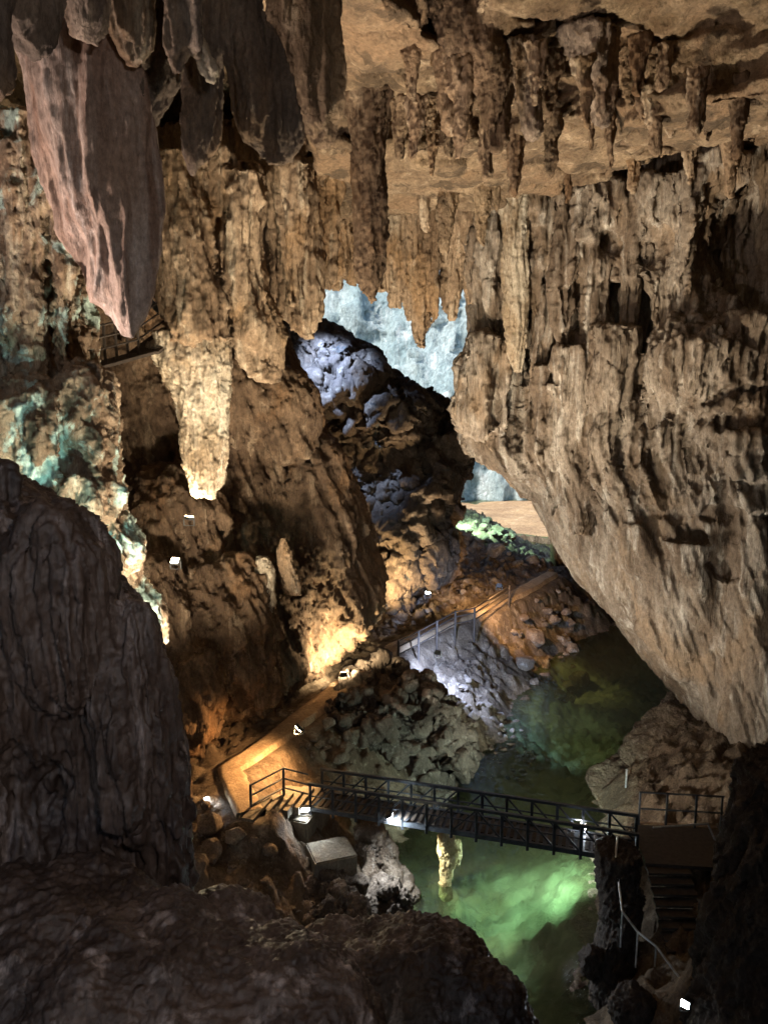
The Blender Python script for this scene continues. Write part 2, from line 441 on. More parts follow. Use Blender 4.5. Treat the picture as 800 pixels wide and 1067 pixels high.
# the path is a worn strip with a slightly uneven surface
def strip(name, pts, w, mat, z=0.06, n=60):
    pts = np.array(pts); seg = np.r_[0, np.cumsum(np.linalg.norm(np.diff(pts[:, :2], axis=0), axis=1))]
    s = np.linspace(0, seg[-1], n); C = np.stack([np.interp(s, seg, pts[:, k]) for k in range(3)], -1)
    T = np.gradient(C[:, :2], axis=0); T /= np.linalg.norm(T, axis=1, keepdims=True); Nn = np.stack([-T[:, 1], T[:, 0]], -1)
    V = []
    for k in range(9):
        u = (k-4)/4*w; q = C.copy(); q[:, :2] += Nn*(u*(1+.35*noise(C*1.3+k*.2+9))[:, None]); q[:, 2] += z+(-.25 if k in (0, 8) else 0)+.025*noise(q*1.7); V.append(q)
    V = np.stack(V, 1).reshape(-1, 3); i = np.arange(n-1)[:, None]*9+np.arange(8)[None]
    Q = np.stack([i, i+9, i+10, i+1], -1).reshape(-1, 4)
    return link(name, make_mesh(name, V, Q), mat)
tag(strip('path', PATH, .48, M['path']), kind='structure')

def ceil_z(V):
    x, y = V[:, 0], V[:, 1]; p = np.stack([x, y, 0*x], -1)
    u = y+.42*np.maximum(x, -4)+1.8*fbm(p*.2, 3)+.45*fbm(p*1.3+4, 5, .55)
    z = 24.2+.5*noise(p*.12)
    z = z-1.5*sstep(19, 33, u)
    # big flat scars of fallen slabs, with rough broken bands between them
    q = p+np.stack([noise(p*.5+3), noise(p*.5+9), 0*x], -1)*.8
    d1, d2, i = worley(q*S3(.28, .28, 1)+2)
    d1b, d2b, ib = worley(q*S3(.8, .8, 1)+12)
    rb = sstep(.0, .45, noise(p*.2+3)+.5*noise(p*.6+7))
    z = z+.5*(i-.5)*sstep(0, .1, d2-d1)+.16*fbm(p*.5+8, 3)
    z = z+rb*(.4*(ib-.5)*sstep(0, .1, d2b-d1b)+.45*billow(p*1.2+2, 5, .55)-.1*fbm(p*4, 4))-(1-rb)*.05*fbm(p*2.5, 5, .55)
    z = z+7.5*sstep(36, 44, y)
    # the vault comes down to the ground all round, but for the river mouth far ahead and an opening added behind for sky fill
    open_far = (x > -12) & (x < 22)
    drop = sstep(26, 40, np.abs(x-2))
    drop = np.maximum(drop, np.where(open_far, 0, sstep(46, 56, y)))
    open_back = (x > -16) & (x < -5)
    drop = np.maximum(drop, np.where(open_back, 0, sstep(-14, -26, y)))
    z = z+20*np.where(open_back, sstep(-4, -16, y), 0)
    V[:, 2] = z*(1-drop)+(-2)*drop
    V[:, 2] = np.where((x > 7.5) & (y > 44) & (x < 24), z+(10.5-z)*sstep(45, 56, y), V[:, 2])  # unseen drop shaped to keep bright sky out of the river's reflection
    V[:, 2] = np.where((x > 12) & (y > 44) & (x < 24), z+(.2-z)*sstep(47, 56, y), V[:, 2])
    return V
cx = np.concatenate([np.arange(-46, -12, 1.5), np.arange(-12, 22, .1), np.arange(22, 52, 1.5)])
cy = np.concatenate([np.arange(-28, 12, 1.5), np.arange(12, 38, .1), np.arange(38, 57, 1.)])
sheet('cave_ceiling', cx, cy, ceil_z, M['ceil'], flip=True)

# ------------------------------------------------------------------ rock masses
def slab(outline, z, th, back=0.0):
    """a bed of rock left hanging under the vault: an outline on the plane z, thickened upward"""
    B = [G(px, py, z) for px, py in outline]
    q = []
    for a, b in zip(B, B[1:]+B[:1]):
        for k in range(6): q.append(a+(b-a)*k/6)
    q = np.array(q); n = len(q)
    dd = np.stack([noise(q*.9+z), noise(q*.9+z+20), 0*q[:, 0]], -1)*.35+np.stack([noise(q*.3+z), noise(q*.3+z+20), 0*q[:, 0]], -1)*.5
    q = q+dd; top = q.copy(); top[:, 2] += th; c = q.mean(0)
    top[:, :2] = c[:2]+(top[:, :2]-c[:2])*1.04
    V = np.vstack([q, top, [c], [c+[0, 0, th]]])
    k = np.arange(n); k2 = (k+1) % n
    Q = np.stack([k, k2, k2+n, k+n], -1)
    T_ = np.vstack([np.stack([np.full(n, 2*n), k2, k], -1), np.stack([np.full(n, 2*n+1), k+n, k2+n], -1)])
    return V, Q, T_
cs = [slab([(262, -160), (268, 60), (290, 100), (352, 112), (398, 106), (440, 100), (474, 84), (452, 40), (410, 0), (400, -160)], 22.1, 2.2),
      slab([(470, -200), (490, -40), (500, 30), (560, 62), (640, 58), (720, 44), (830, 20), (960, 0), (960, -200)], 22.4, 2.0),
      slab([(380, 118), (440, 128), (500, 104), (560, 84), (640, 74), (720, 62), (850, 30), (960, 10), (960, 60), (850, 110), (700, 128), (600, 150), (520, 168), (440, 178), (370, 186)], 22.0, 2.0),
      slab([(330, 150), (440, 160), (520, 148), (600, 128), (660, 112), (760, 86), (900, 50), (900, 112), (800, 146), (720, 160), (640, 184), (560, 204), (480, 218), (400, 230), (320, 240)], 21.3, 2.6),
      slab([(560, 110), (640, 96), (700, 84), (800, 60), (900, 40), (900, 80), (800, 104), (720, 120), (640, 140)], 21.75, 2.0),
      slab([(650, 132), (700, 122), (820, 88), (920, 60), (920, 118), (820, 142), (740, 160), (660, 166)], 20.85, 2.2)]
mass('cave_ceiling_beds', cs, .075, 1, [facets(.35, .26), rough(.7, .16, 6, .5), beds(2.6, .2), fine(3, .035, 1.5)], M['ceil'], kind='structure')

def T(*a): return list(a)
# right wall with its drip columns and the overhanging curtain
rp = [loft([(165, 575, 1000, 34), (300, 565, 1020, 34), (380, 525, 1050, 34), (430, 490, 1080, 34), (470, 500, 1080, 33), (520, 552, 1080, 33), (580, 585, 1090, 32), (650, 640, 1090, 31), (740, 715, 1090, 30), (790, 755, 1080, 29), (860, 810, 1050, 28)], 32, dp=7.0, na=72, nz=80)]
rp += [loft([(200, 486, 556), (300, 486, 552), (360, 490, 552), (400, 488, 560), (440, 476, 575), (465, 482, 570), (495, 520, 580), (520, 545, 590)], 33.5, dp=2.2)]
rp += [loft([(350, 488, 540), (385, 478, 545), (420, 472, 545), (440, 474, 540), (452, 484, 520)], 31.5, dp=1.3)]
for x, y0, y1, w, Y in ((520, 205, 400, 34, 31.0), (560, 200, 470, 40, 30.5), (590, 200, 380, 34, 29), (622, 195, 420, 44, 28.8), (655, 195, 400, 34, 28.3), (688, 185, 390, 40, 27.6), (722, 180, 380, 44, 27), (752, 160, 420, 40, 26.6), (640, 340, 560, 50, 28), (600, 360, 560, 46, 29), (575, 380, 540, 40, 30), (785, 330, 470, 60, 26), (545, 400, 500, 34, 31.4)):
    rp.append(spike(x, y0, y1, w, Y))
rp += [lump(735, 385, 66, 60, 27.0, 2.0), lump(800, 410, 60, 80, 26.9, 2), lump(690, 470, 90, 90, 28.6, 2), lump(620, 440, 60, 100, 30.0, 2), lump(760, 510, 80, 90, 27.8, 2), lump(740, 610, 80, 110, 27.9, 1.6), lump(820, 700, 80, 130, 26.9, 2)]
for x, y0, y1, w, Y, ln in ((590, 400, 560, 44, 29.4, 18), (640, 420, 600, 48, 28.4, 22), (690, 440, 640, 52, 27.4, 20), (735, 440, 640, 50, 26.7, 14), (775, 450, 700, 54, 26.0, 10), (660, 540, 700, 50, 28.2, 34), (715, 560, 760, 54, 27.2, 34), (770, 600, 800, 56, 26.4, 20)):
    rp.append(spike(x, y0, y1, w, Y, ln, 1.1))

mass('rock_wall', rp, .065, 9, [dents([(P(668, 268, 28.2)-[0, 1, 0], .55, 1.6), (P(790, 255, 26), 1.3, 3.0), (P(768, 215, 26.4), .6, 1.4), (P(610, 300, 29), .5, 1.0), (P(640, 250, 28), .4, .9), (P(578, 290, 30), .35, .8)]), lumps(.4, .14, 2), grooves([(10.7, -.04, .22, .3, 7.0), (14.2, .1, .3, .35, 9)]), flute(.7, .34, .10, .05, 12.5), flute(1.7, .22, .05, .05, 12.5), flute(4.2, .085, .025, .05, 12.5), fine(8, .018, .15)], M['right'], 'huge overhanging fluted rock wall hanging over the river on the right', 'rock wall')
mass('dripstone_column', [loft([(200, 518, 552), (260, 523, 551), (320, 524, 550), (355, 527, 548), (388, 533, 545)], 30.2, dr=.9, nz=50)], .05, 2, [flute(2.0, .13, .06, .05), fine(8, .03)], M['pale'], 'narrow pale column standing out from the left part of the fluted wall', 'dripstone column')
# curtain of teeth over the far opening
dp_ = [loft([(180, 320, 500), (230, 322, 500), (262, 330, 495), (278, 340, 490)], 34, dp=1.0)]
for x, y1, w in ((412, 322, 26), (426, 334, 20), (438, 362, 26), (452, 338, 16), (471, 334, 26), (489, 318, 24), (345, 302, 40), (366, 298, 26), (398, 304, 22)):
    dp_.append(spike(x, 215, y1, w*1.25, 33.4+random.uniform(-.5, .5)))
mass('dripstone_curtain', dp_, .06, 2, [flute(1.4, .2, .1, .08), flute(3.2, .08, .03), fine(7, .04)], M['tan'], 'toothed tan dripstone curtain hanging across the bright cave mouth', 'dripstone curtain')
# left curtain
lp = [loft([(140, 150, 350), (200, 155, 340), (260, 170, 335), (300, 178, 320), (330, 185, 300)], 27, dp=1.6, nz=50)]
lp += [loft([(160, 160, 215), (250, 165, 225), (310, 172, 236), (340, 176, 241), (356, 182, 240)], 23.0, dr=.9), loft([(170, 205, 270), (260, 212, 275), (330, 232, 290), (370, 255, 294), (388, 266, 291), (398, 276, 286)], 24.5),
       loft([(170, 265, 330), (260, 285, 335), (310, 292, 334), (335, 298, 330), (350, 312, 325)], 26), spike(345, 160, 302, 26, 27), spike(250, 180, 330, 40, 24), spike(305, 170, 320, 30, 25), spike(225, 160, 300, 36, 24), spike(182, 170, 330, 30, 23.4)]
mass('dripstone_curtain', lp, .06, 2, [flute(1.3, .26, .14, .07), flute(3.2, .1, .04, .08), fine(7, .03, .25)], M['tan'], 'thick lit drapery of tan dripstone columns above the sloping left bank', 'dripstone curtain')
mass('dripstone_column', [loft([(336, 196, 232), (344, 180, 238), (352, 165, 242), (370, 160, 242), (400, 176, 241), (440, 187, 239), (480, 191, 237), (505, 196, 233), (518, 202, 224)], 23.4, dr=.8, nz=60), spike(172, 345, 400, 22, 22.7, 10), lump(165, 362, 12, 9, 22.8)], .04, 2, [flute(2.2, .15, .05, .05), flute(5, .04, .02, .05), fine(9, .03)], M['pale'], 'pale cream dripstone column with a winged top tapering over the left slope', 'dripstone column')
# left wall
wl = [loft([(120, -200, 20), (200, -200, 52), (300, -200, 82), (345, -200, 94), (380, -200, 96), (400, -200, 106), (440, -200, 120), (480, -200, 120), (530, -200, 122), (560, -200, 136), (600, -200, 150), (660, -200, 168), (760, -200, 160), (950, -200, 150)], 18.5, dp=2.6, nz=70),
      lump(88, 420, 34, 48, 17, .9), lump(95, 470, 26, 30, 16.6, .7), lump(85, 520, 42, 40, 16.4, .9), lump(110, 570, 36, 40, 16.8, .9), lump(40, 450, 50, 60, 16.4, .9), spike(30, 120, 420, 40, 16.4), spike(62, 180, 420, 26, 16.7), spike(10, 150, 400, 40, 16.2)]
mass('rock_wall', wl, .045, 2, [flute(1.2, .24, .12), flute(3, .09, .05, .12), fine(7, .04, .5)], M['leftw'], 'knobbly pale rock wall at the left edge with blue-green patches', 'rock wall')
# slope below and behind
sl = [loft([(320, -150, 285, 34), (400, -150, 318, 34), (460, -150, 345, 34), (540, -150, 385, 34), (600, -150, 398, 34), (640, -150, 385, 33.5), (690, -150, 340, 32), (740, -150, 285, 29), (800, -150, 235, 26), (860, -150, 190, 24)], 33, dp=6.5, na=72, nz=70),
      lump(240, 420, 60, 60, 30.4, 2), lump(295, 430, 36, 50, 30, 1.2), lump(330, 560, 50, 100, 31.2, 1.7), lump(275, 615, 16, 30, 27.2, .5), lump(300, 600, 12, 24, 27.5, .4), lump(180, 560, 60, 70, 27.4, 1.8), lump(220, 660, 70, 80, 26.2, 1.8), lump(150, 650, 60, 80, 24.8, 1.5), lump(260, 700, 30, 50, 26.5, 1), lump(200, 730, 36, 60, 24.2, 1), lump(360, 610, 36, 60, 31.5, 1.6)]
mass('rock_slope', sl, .08, 2, [rough(.35, .34, 5), flute(.8, .62, .3, .08, 100), flute(2.1, .34, .14, .08, 100), flute(5, .1, .05, .1, 100), fine(6, .04)], M['brown'], 'steep brown fluted rock slope rising on the left above the lit path', 'rock slope')
mass('stalactite', [loft([(580, 268, 280), (598, 262, 287), (628, 263, 287), (652, 269, 281)], 26.4, dr=.9)], .035, 2, [flute(2, .06, .05), fine(7, .03)], M['pale'], 'pale bell-shaped dripstone knob on the middle of the brown slope', 'stalactite')
mass('stalactite', [loft([(560, 291, 299), (585, 289, 305), (608, 296, 313), (620, 302, 312)], 26.8, dr=.9)], .035, 2, [flute(2, .06, .05), fine(7, .03)], M['tan'], 'tan drooping dripstone knob right of the pale bell-shaped one', 'stalactite')
# dark mass in the middle
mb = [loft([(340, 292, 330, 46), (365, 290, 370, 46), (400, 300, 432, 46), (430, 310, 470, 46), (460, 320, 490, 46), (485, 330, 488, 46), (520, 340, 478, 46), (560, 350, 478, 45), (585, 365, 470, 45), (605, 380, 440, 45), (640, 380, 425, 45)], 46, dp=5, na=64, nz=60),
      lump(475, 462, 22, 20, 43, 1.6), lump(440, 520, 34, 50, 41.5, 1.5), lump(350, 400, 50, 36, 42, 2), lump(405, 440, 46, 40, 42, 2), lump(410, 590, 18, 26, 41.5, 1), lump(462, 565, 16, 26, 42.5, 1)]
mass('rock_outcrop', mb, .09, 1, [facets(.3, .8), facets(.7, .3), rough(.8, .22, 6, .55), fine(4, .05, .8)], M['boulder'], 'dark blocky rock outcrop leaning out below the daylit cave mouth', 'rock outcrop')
# right bank slab and darker rocks round the stair
rb = [loft([(738, 702, 745, 29.5), (755, 682, 765, 29), (775, 655, 785, 28.5), (790, 648, 780, 28.2), (796, 655, 760, 28)], 28.5, dp=2.0, na=56), loft([(803, 640, 775, 28.2), (812, 622, 785, 27.8), (832, 618, 800, 27), (843, 632, 800, 26.6)], 27.5, dp=2.3, na=56),
      loft([(849, 645, 800, 26.2), (858, 636, 810, 26), (874, 640, 820, 25.4), (930, 690, 840, 24.5)], 26, dp=1.5, na=56), loft([(790, 690, 800, 28.4), (860, 690, 820, 27), (940, 690, 840, 25.6)], 27, dp=1.7)]
mass('rock_ledge', rb, .05, 2, [beds(2.4, .42), rough(.6, .16, 5), beds(6, .12), fine(7, .03, 2)], M['slab'], 'layered pale rock ledge on the far right bank behind the bridge end', 'rock ledge')
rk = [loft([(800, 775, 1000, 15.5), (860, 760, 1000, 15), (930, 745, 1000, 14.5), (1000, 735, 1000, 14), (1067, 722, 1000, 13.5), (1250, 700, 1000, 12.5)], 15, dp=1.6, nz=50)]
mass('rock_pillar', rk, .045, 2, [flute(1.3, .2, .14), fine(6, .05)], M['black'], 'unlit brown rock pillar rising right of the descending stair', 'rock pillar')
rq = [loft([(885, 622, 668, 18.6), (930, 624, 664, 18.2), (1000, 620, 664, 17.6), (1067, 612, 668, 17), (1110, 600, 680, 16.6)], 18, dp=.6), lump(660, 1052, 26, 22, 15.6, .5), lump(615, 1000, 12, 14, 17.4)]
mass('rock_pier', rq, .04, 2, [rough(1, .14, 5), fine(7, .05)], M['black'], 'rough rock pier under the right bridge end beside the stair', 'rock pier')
# near rocks
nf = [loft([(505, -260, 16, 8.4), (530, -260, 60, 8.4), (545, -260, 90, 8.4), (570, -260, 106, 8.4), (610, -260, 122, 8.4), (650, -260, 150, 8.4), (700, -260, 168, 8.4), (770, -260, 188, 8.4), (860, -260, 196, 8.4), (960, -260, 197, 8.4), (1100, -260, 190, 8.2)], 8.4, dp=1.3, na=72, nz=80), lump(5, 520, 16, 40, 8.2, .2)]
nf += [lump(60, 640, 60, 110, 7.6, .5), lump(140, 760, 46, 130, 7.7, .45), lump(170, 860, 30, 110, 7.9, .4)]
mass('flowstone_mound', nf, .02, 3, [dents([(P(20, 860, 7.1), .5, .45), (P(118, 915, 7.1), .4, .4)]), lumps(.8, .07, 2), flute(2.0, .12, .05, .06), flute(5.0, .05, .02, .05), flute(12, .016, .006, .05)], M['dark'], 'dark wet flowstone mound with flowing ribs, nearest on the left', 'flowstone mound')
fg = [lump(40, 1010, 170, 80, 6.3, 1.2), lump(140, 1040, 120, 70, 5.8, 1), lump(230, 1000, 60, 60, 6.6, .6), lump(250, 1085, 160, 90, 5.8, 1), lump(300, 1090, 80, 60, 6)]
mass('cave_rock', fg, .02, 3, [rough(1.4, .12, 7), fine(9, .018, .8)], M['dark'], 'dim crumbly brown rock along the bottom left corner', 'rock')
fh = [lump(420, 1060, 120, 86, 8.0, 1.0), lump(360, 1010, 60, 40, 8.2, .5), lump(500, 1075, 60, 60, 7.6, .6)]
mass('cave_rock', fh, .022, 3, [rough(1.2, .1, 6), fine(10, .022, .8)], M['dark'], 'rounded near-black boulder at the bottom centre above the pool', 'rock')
# mid bank rocks
bk = [loft([(708, 372, 425, 29.6), (722, 335, 468, 29.3), (755, 330, 490, 28.8), (790, 360, 482, 28.2), (830, 380, 468, 27.6)], 29, dp=2.0, nz=40), lump(352, 742, 26, 22, 28, .8), lump(430, 725, 36, 26, 29, 1), lump(462, 792, 22, 24, 27.6, .7), lump(395, 770, 34, 28, 27.4, .8)]
mass('rock_outcrop', bk, .06, 1, [facets(.6, .7), facets(1.5, .3), rough(1., .08, 5), fine(7, .03, .8)], M['bank'], 'broken grey rock bank between the lit path and the river behind the bridge', 'rock outcrop')
nb = [lump(398, 948, 18, 28, 20.8, .9), lump(372, 945, 26, 26, 20.3, .8), lump(330, 925, 30, 22, 20.3, .8), lump(295, 945, 40, 26, 19.6, .9), lump(350, 965, 40, 30, 19.0, .8), lump(245, 930, 40, 30, 20, .9), lump(222, 885, 20, 18, 21.5, .6), lump(275, 892, 22, 14, 20.9, .6), lump(415, 950, 16, 26, 20.2, .6)]
mass('rock_outcrop', nb, .04, 2, [facets(1.0, .25), rough(1.2, .16, 5), fine(7, .04, .8)], M['bank'], 'shadowed grey bank rock below the left bridge abutment by the pool', 'rock outcrop')
mass('sloping_rock', [loft([(858, 372, 398, 22.6), (885, 368, 414, 22.2), (915, 376, 424, 21.6), (945, 388, 434, 20.9), (975, 398, 440, 20.2)], 22, dp=.7), lump(352, 958, 16, 40, 19.6, .5)], .035, 2, [rough(.8, .16, 5), facets(.8, .16), flute(1.4, .14, .05, .2), fine(7, .025, .6)], M['stone'], 'pale grooved rock sloping into the green pool left of the yellow stalagmite', 'rock')
# stalagmite in the pool
c = G(464, 921)
mass('stalagmite', [loft([(866, 460, 470), (873, 456, 474), (885, 455, 477), (900, 458, 475), (915, 458, 471), (935, 458, 471)], c[1], dr=.9), lump(477, 888, 4, 14, c[1]+.2, .12)], .018, 1, [rough(3, .05, 4), fine(14, .02, 1)], M['yellow'], 'yellow stalagmite standing alone in the green pool beneath the bridge', 'stalagmite')
# the hillside outside the mouth
hl = [loft([(262, -500, 1100, 121), (330, -500, 1100, 118), (420, -500, 1100, 112), (470, -500, 1100, 112), (505, -500, 1100, 112), (520, -500, 1100, 112)], 118, dp=10, na=200, nz=60)]
mass('cliff', hl, .6, 1, [rough(.06, 2.4, 5), flute(.14, 2.0, .6, .2), flute(.5, .6, .2, .2), facets(.22, .35), fine(1.1, .12, .5)], M['cliff'], kind='structure')

# ------------------------------------------------------------------ hanging stalactites
ST = [
 ('broad pink and rust banded stalactite blade hanging at the far left', 'pink', 12, .5, [(20, 5, 150), (60, 18, 152), (100, 28, 160), (150, 32, 165), (200, 45, 167), (250, 66, 165), (300, 88, 160), (325, 105, 155), (340, 118, 148), (351, 128, 140)], 1.6),
 ('blunt near-black stalactite block in the top left corner', 'grey', 10, .8, [(-60, -20, 72), (0, -12, 68), (30, -5, 64), (50, 18, 58), (61, 34, 50)], 2),
 ('thin dark stalactite cut by the left edge under the corner block', 'grey', 9, .9, [(-60, -40, 12), (30, -22, 8), (80, -15, 12), (104, -8, 6)], 2),
 ('short tan stalactite right of the black corner block', 'grey', 11, .8, [(-60, 66, 114), (20, 72, 112), (38, 77, 108), (48, 90, 102)], 2),
 ('tan rounded stalactite above the grey drape', 'tan', 11.5, .8, [(-60, 108, 170), (30, 113, 166), (50, 120, 160), (64, 128, 153), (71, 138, 146)], 2),
 ('grey scalloped stalactite drape overlapping the pink blade', 'grey', 12.2, .7, [(-20, 120, 200), (30, 108, 196), (60, 96, 190), (90, 108, 182), (115, 122, 172), (135, 140, 165), (151, 152, 158)], 2),
 ('grey stalactite with a small pale pointed tip', 'grey', 10.5, .8, [(-60, 166, 214), (30, 169, 213), (52, 171, 210), (62, 174, 196), (79, 179, 187)], 2),
 ('slender dark stalactite between the drape and the slab', 'grey', 13, .8, [(-20, 185, 240), (40, 188, 236), (100, 193, 232), (150, 189, 226), (172, 195, 212), (184, 200, 204)], 2),
 ('small curved pale horn of rock beside the dark slab', 'pale', 12.0, .8, [(15, 203, 212), (35, 201, 214), (55, 202, 221), (72, 208, 228), (86, 217, 224)], 3),
 ('wide dark grey slab-like stalactite with a rounded lower end', 'grey', 13, .6, [(-60, 215, 285), (0, 225, 285), (60, 230, 300), (110, 240, 314), (140, 254, 320), (160, 268, 310), (173, 282, 296)], 1.2),
 ('broad lit tan stalactite right of the dark slab', 'ceil', 14.5, .7, [(-60, 270, 350), (0, 278, 350), (40, 275, 352), (80, 285, 355), (120, 300, 353), (140, 318, 346), (153, 330, 340)], 1.6),
 ('long single stalactite hanging centre above the cave mouth', 'brown', 21.2, .9, [(85, 352, 414), (150, 366, 404), (200, 367, 403), (250, 369, 401), (285, 373, 397), (305, 380, 392), (317, 385, 388)], 1.6),
 ('thick brown stalactite cluster on the flat ceiling beside two dark grey ones', 'brown', 18.2, .8, [(0, 440, 520), (40, 452, 526), (75, 474, 536), (105, 498, 530), (140, 508, 525), (159, 512, 519)], 2),
 ('dark grey peg-like stalactite between the brown cluster and the hooked grey stalactite', 'grey', 17.8, .9, [(40, 528, 566), (80, 536, 563), (110, 540, 564), (135, 544, 562), (147, 549, 556)], 2),
 ('wide dark grey stalactite tapering to a hook, right of the peg-like one', 'grey', 17.8, .9, [(30, 580, 644), (70, 599, 640), (100, 610, 638), (120, 617, 636), (133, 624, 632)], 2),
 ('lit tan knob stalactite left of the brown cluster', 'tan', 18.4, .8, [(50, 448, 494), (90, 455, 489), (115, 457, 487), (132, 461, 483), (143, 467, 474)], 2.5),
]
for lab, mt, Y, dr, secs, s in ST:
    vx = .028 if Y < 16 else .045
    mass('stalactite', [loft(secs, Y, dr, na=64, nz=60, ex=1.5 if mt == 'pink' else 1.0)], vx, 2, [flute(s, .16/s*1.3, .1/s*1.0, .06), flute(s*3, (.015 if mt == 'pink' else .04)/s*1.3, .012), fine(9, (.004 if mt == 'pink' else .014) if Y < 16 else .03, .3)], M[mt], lab, 'stalactite', 'stalactites hanging from the cave ceiling')

for x, y0, y1, w, Y in ((430, 30, 92, 18, 18.9), (486, 88, 130, 13, 20.2), (552, 52, 88, 12, 19.2), (575, 52, 104, 20, 19.0), (655, 50, 96, 17, 18.9), (692, 44, 78, 15, 18.9), (470, 116, 156, 14, 21.6), (612, 96, 142, 13, 20.6), (668, 70, 110, 16, 19.6),
                         (702, 88, 128, 14, 20.4), (738, 80, 132, 17, 20.2), (780, 60, 108, 18, 19.4), (420, 104, 150, 20, 20.4), (452, 104, 168, 15, 21.4), (590, 150, 196, 12, 26.0), (520, 160, 206, 12, 27.6), (660, 130, 186, 18, 25.0), (716, 120, 176, 15, 24.2), (762, 110, 190, 20, 23.0), (440, 170, 226, 14, 29.0), (432, 100, 150, 18, 19.4), (506, 96, 172, 16, 19.6), (538, 130, 190, 16, 22.6), (574, 116, 168, 18, 20.8), (608, 60, 120, 16, 17.6), (634, 100, 160, 16, 20.4), (680, 90, 146, 18, 19.4), (726, 70, 126, 18, 18.2), (770, 80, 150, 20, 18.6), (466, 180, 250, 22, 28.5), (500, 168, 240, 18, 28.0), (666, 36, 84, 18, 16.8), (478, 60, 150, 20, 17.6), (556, 44, 96, 18, 16.9)):
    mass('stalactite', [spike(x, y0, y1+16, w*1.15, Y-.7, random.uniform(-3, 3))], .035, 1, [flute(2.2, .07, .05, .08), fine(7, .03, .4)], M[random.choice(['tan', 'brown', 'tan', 'ceil'])], 'one of the small ragged brown stalactites fringing the ledges of the flat ceiling', 'stalactite', 'small stalactites fringing the ceiling ledges')

# ------------------------------------------------------------------ loose stones
def stone_mesh(k):
    import bmesh
    bm = bmesh.new(); bmesh.ops.create_icosphere(bm, subdivisions=4, radius=1)
    V = np.array([v.co for v in bm.verts]); Fc = np.array([[v.index for v in f.verts] for f in bm.faces]); bm.free()
    r = np.random.RandomState(50+k)
    n = r.normal(size=(11, 3)); n /= np.linalg.norm(n, axis=1, keepdims=True); dd = r.uniform(.55, .9, 11)
    for a, b in zip(n, dd):
        e = V@a-b; V = V-np.outer(np.maximum(e, 0)*.93, a)
    V = V*np.array([1, r.uniform(.7, .95), r.uniform(.55, .8)])
    V = V*(1+.05*fbm(V*3+k*7, 4))[:, None]
    return make_mesh('stone', V, Fc)
SM = [stone_mesh(k) for k in range(6)]
for me in SM: me.materials.append(M['stone'])
def gz(x, y):
    V = ground_f(np.array([[x, y, 0.]])); return V[0, 2]
def stones(n, poly, r0, r1, label, group):
    """stones lying where a sight line through the patch meets the bank"""
    k = 0
    xs = [q[0] for q in poly]; ys = [q[1] for q in poly]
    pts = []
    for _ in range(n*40):
        if len(pts) >= n: break
        px, py = random.uniform(min(xs), max(xs)), random.uniform(min(ys), max(ys))
        ins = False
        for (x1, y1), (x2, y2) in zip(poly, poly[1:]+poly[:1]):
            if (y1 > py) != (y2 > py) and px < (x2-x1)*(py-y1)/(y2-y1)+x1: ins = not ins
        if not ins: continue
        p = G(px, py, 2.6)
        if path_dist(np.array([p[0]]), np.array([p[1]]))[0] < .9: continue
        pts.append(p)
    Z = ground_f(np.array(pts))[:, 2] if pts else []
    for p, z in zip(pts, Z):
        o = bpy.data.objects.new('stone', random.choice(SM)); COL.objects.link(o)
        r = r0*(r1/r0)**(random.random()**2.6)
        o.location = (p[0], p[1], z+r*.45); o.scale = (r, r*random.uniform(.8, 1.1), r*random.uniform(.8, 1.1))
        o.rotation_euler = (random.uniform(-.4, .4), random.uniform(-.4, .4), random.uniform(0, 6.28))
        tag(o, label, 'stone', group)
stones(95, [(490, 545), (560, 580), (620, 650), (560, 668), (520, 640), (560, 600), (480, 600)], .2, .75, 'stone in the piled rubble bank between the fence and the far river', 'stones of the far rubble bank')
stones(55, [(400, 610), (480, 575), (530, 600), (470, 640), (410, 650)], .2, .55, 'brown stone on the slope above the fenced path', 'stones above the fenced path')
stones(66, [(450, 678), (560, 700), (548, 735), (470, 712)], .12, .45, 'angular stone in the blue-lit shore spill below the path', 'stones of the blue-lit shore')
stones(62, [(200, 845), (250, 852), (330, 915), (370, 935), (300, 960), (200, 940)], .14, .6, 'stone in the dim heap left of and below the bridge abutment', 'stones of the dim heap')
stones(36, [(300, 770), (360, 720), (400, 740), (330, 800)], .15, .5, 'stone on the bank beside the orange-lit path', 'stones beside the orange-lit path')

# ------------------------------------------------------------------ hard parts: bars, boxes
def bars_mesh(name, segs, sides=8):
    """segs: (a, b, r) round tubes or (a, b, w, h) rectangular bars"""
    V, Fc = [], []
    for s in segs:
        a, b = np.array(s[0], float), np.array(s[1], float); d = b-a; L = np.linalg.norm(d); d /= L
        up = np.array([0, 0, 1.]) if abs(d[2]) < .95 else np.array([0, 1., 0])
        u = np.cross(d, up); u /= np.linalg.norm(u); v = np.cross(u, d)
        if len(s) == 3:
            ring = [(math.cos(t)*s[2], math.sin(t)*s[2]) for t in np.linspace(0, 2*math.pi, sides, endpoint=False)]
        else:
            w, h = s[2]/2, s[3]/2; ring = [(-w, -h), (w, -h), (w, h), (-w, h)]
        k = len(ring); o = len(V)
        for e in (a, b):
            for x, y in ring: V.append(e+u*x+v*y)
        for i in range(k): Fc.append([o+i, o+(i+1) % k, o+k+(i+1) % k, o+k+i])
        Fc.append([o+i for i in range(k)][::-1]); Fc.append([o+k+i for i in range(k)])
    return make_mesh(name, np.array(V), Fc, smooth=False)
def part(name, segs, mat, root, sub=None):
    o = link(name, bars_mesh(name, [((np.array(s[0])-np.array(root.location)), (np.array(s[1])-np.array(root.location)))+tuple(s[2:]) for s in segs]), mat, sub or root)
    return o

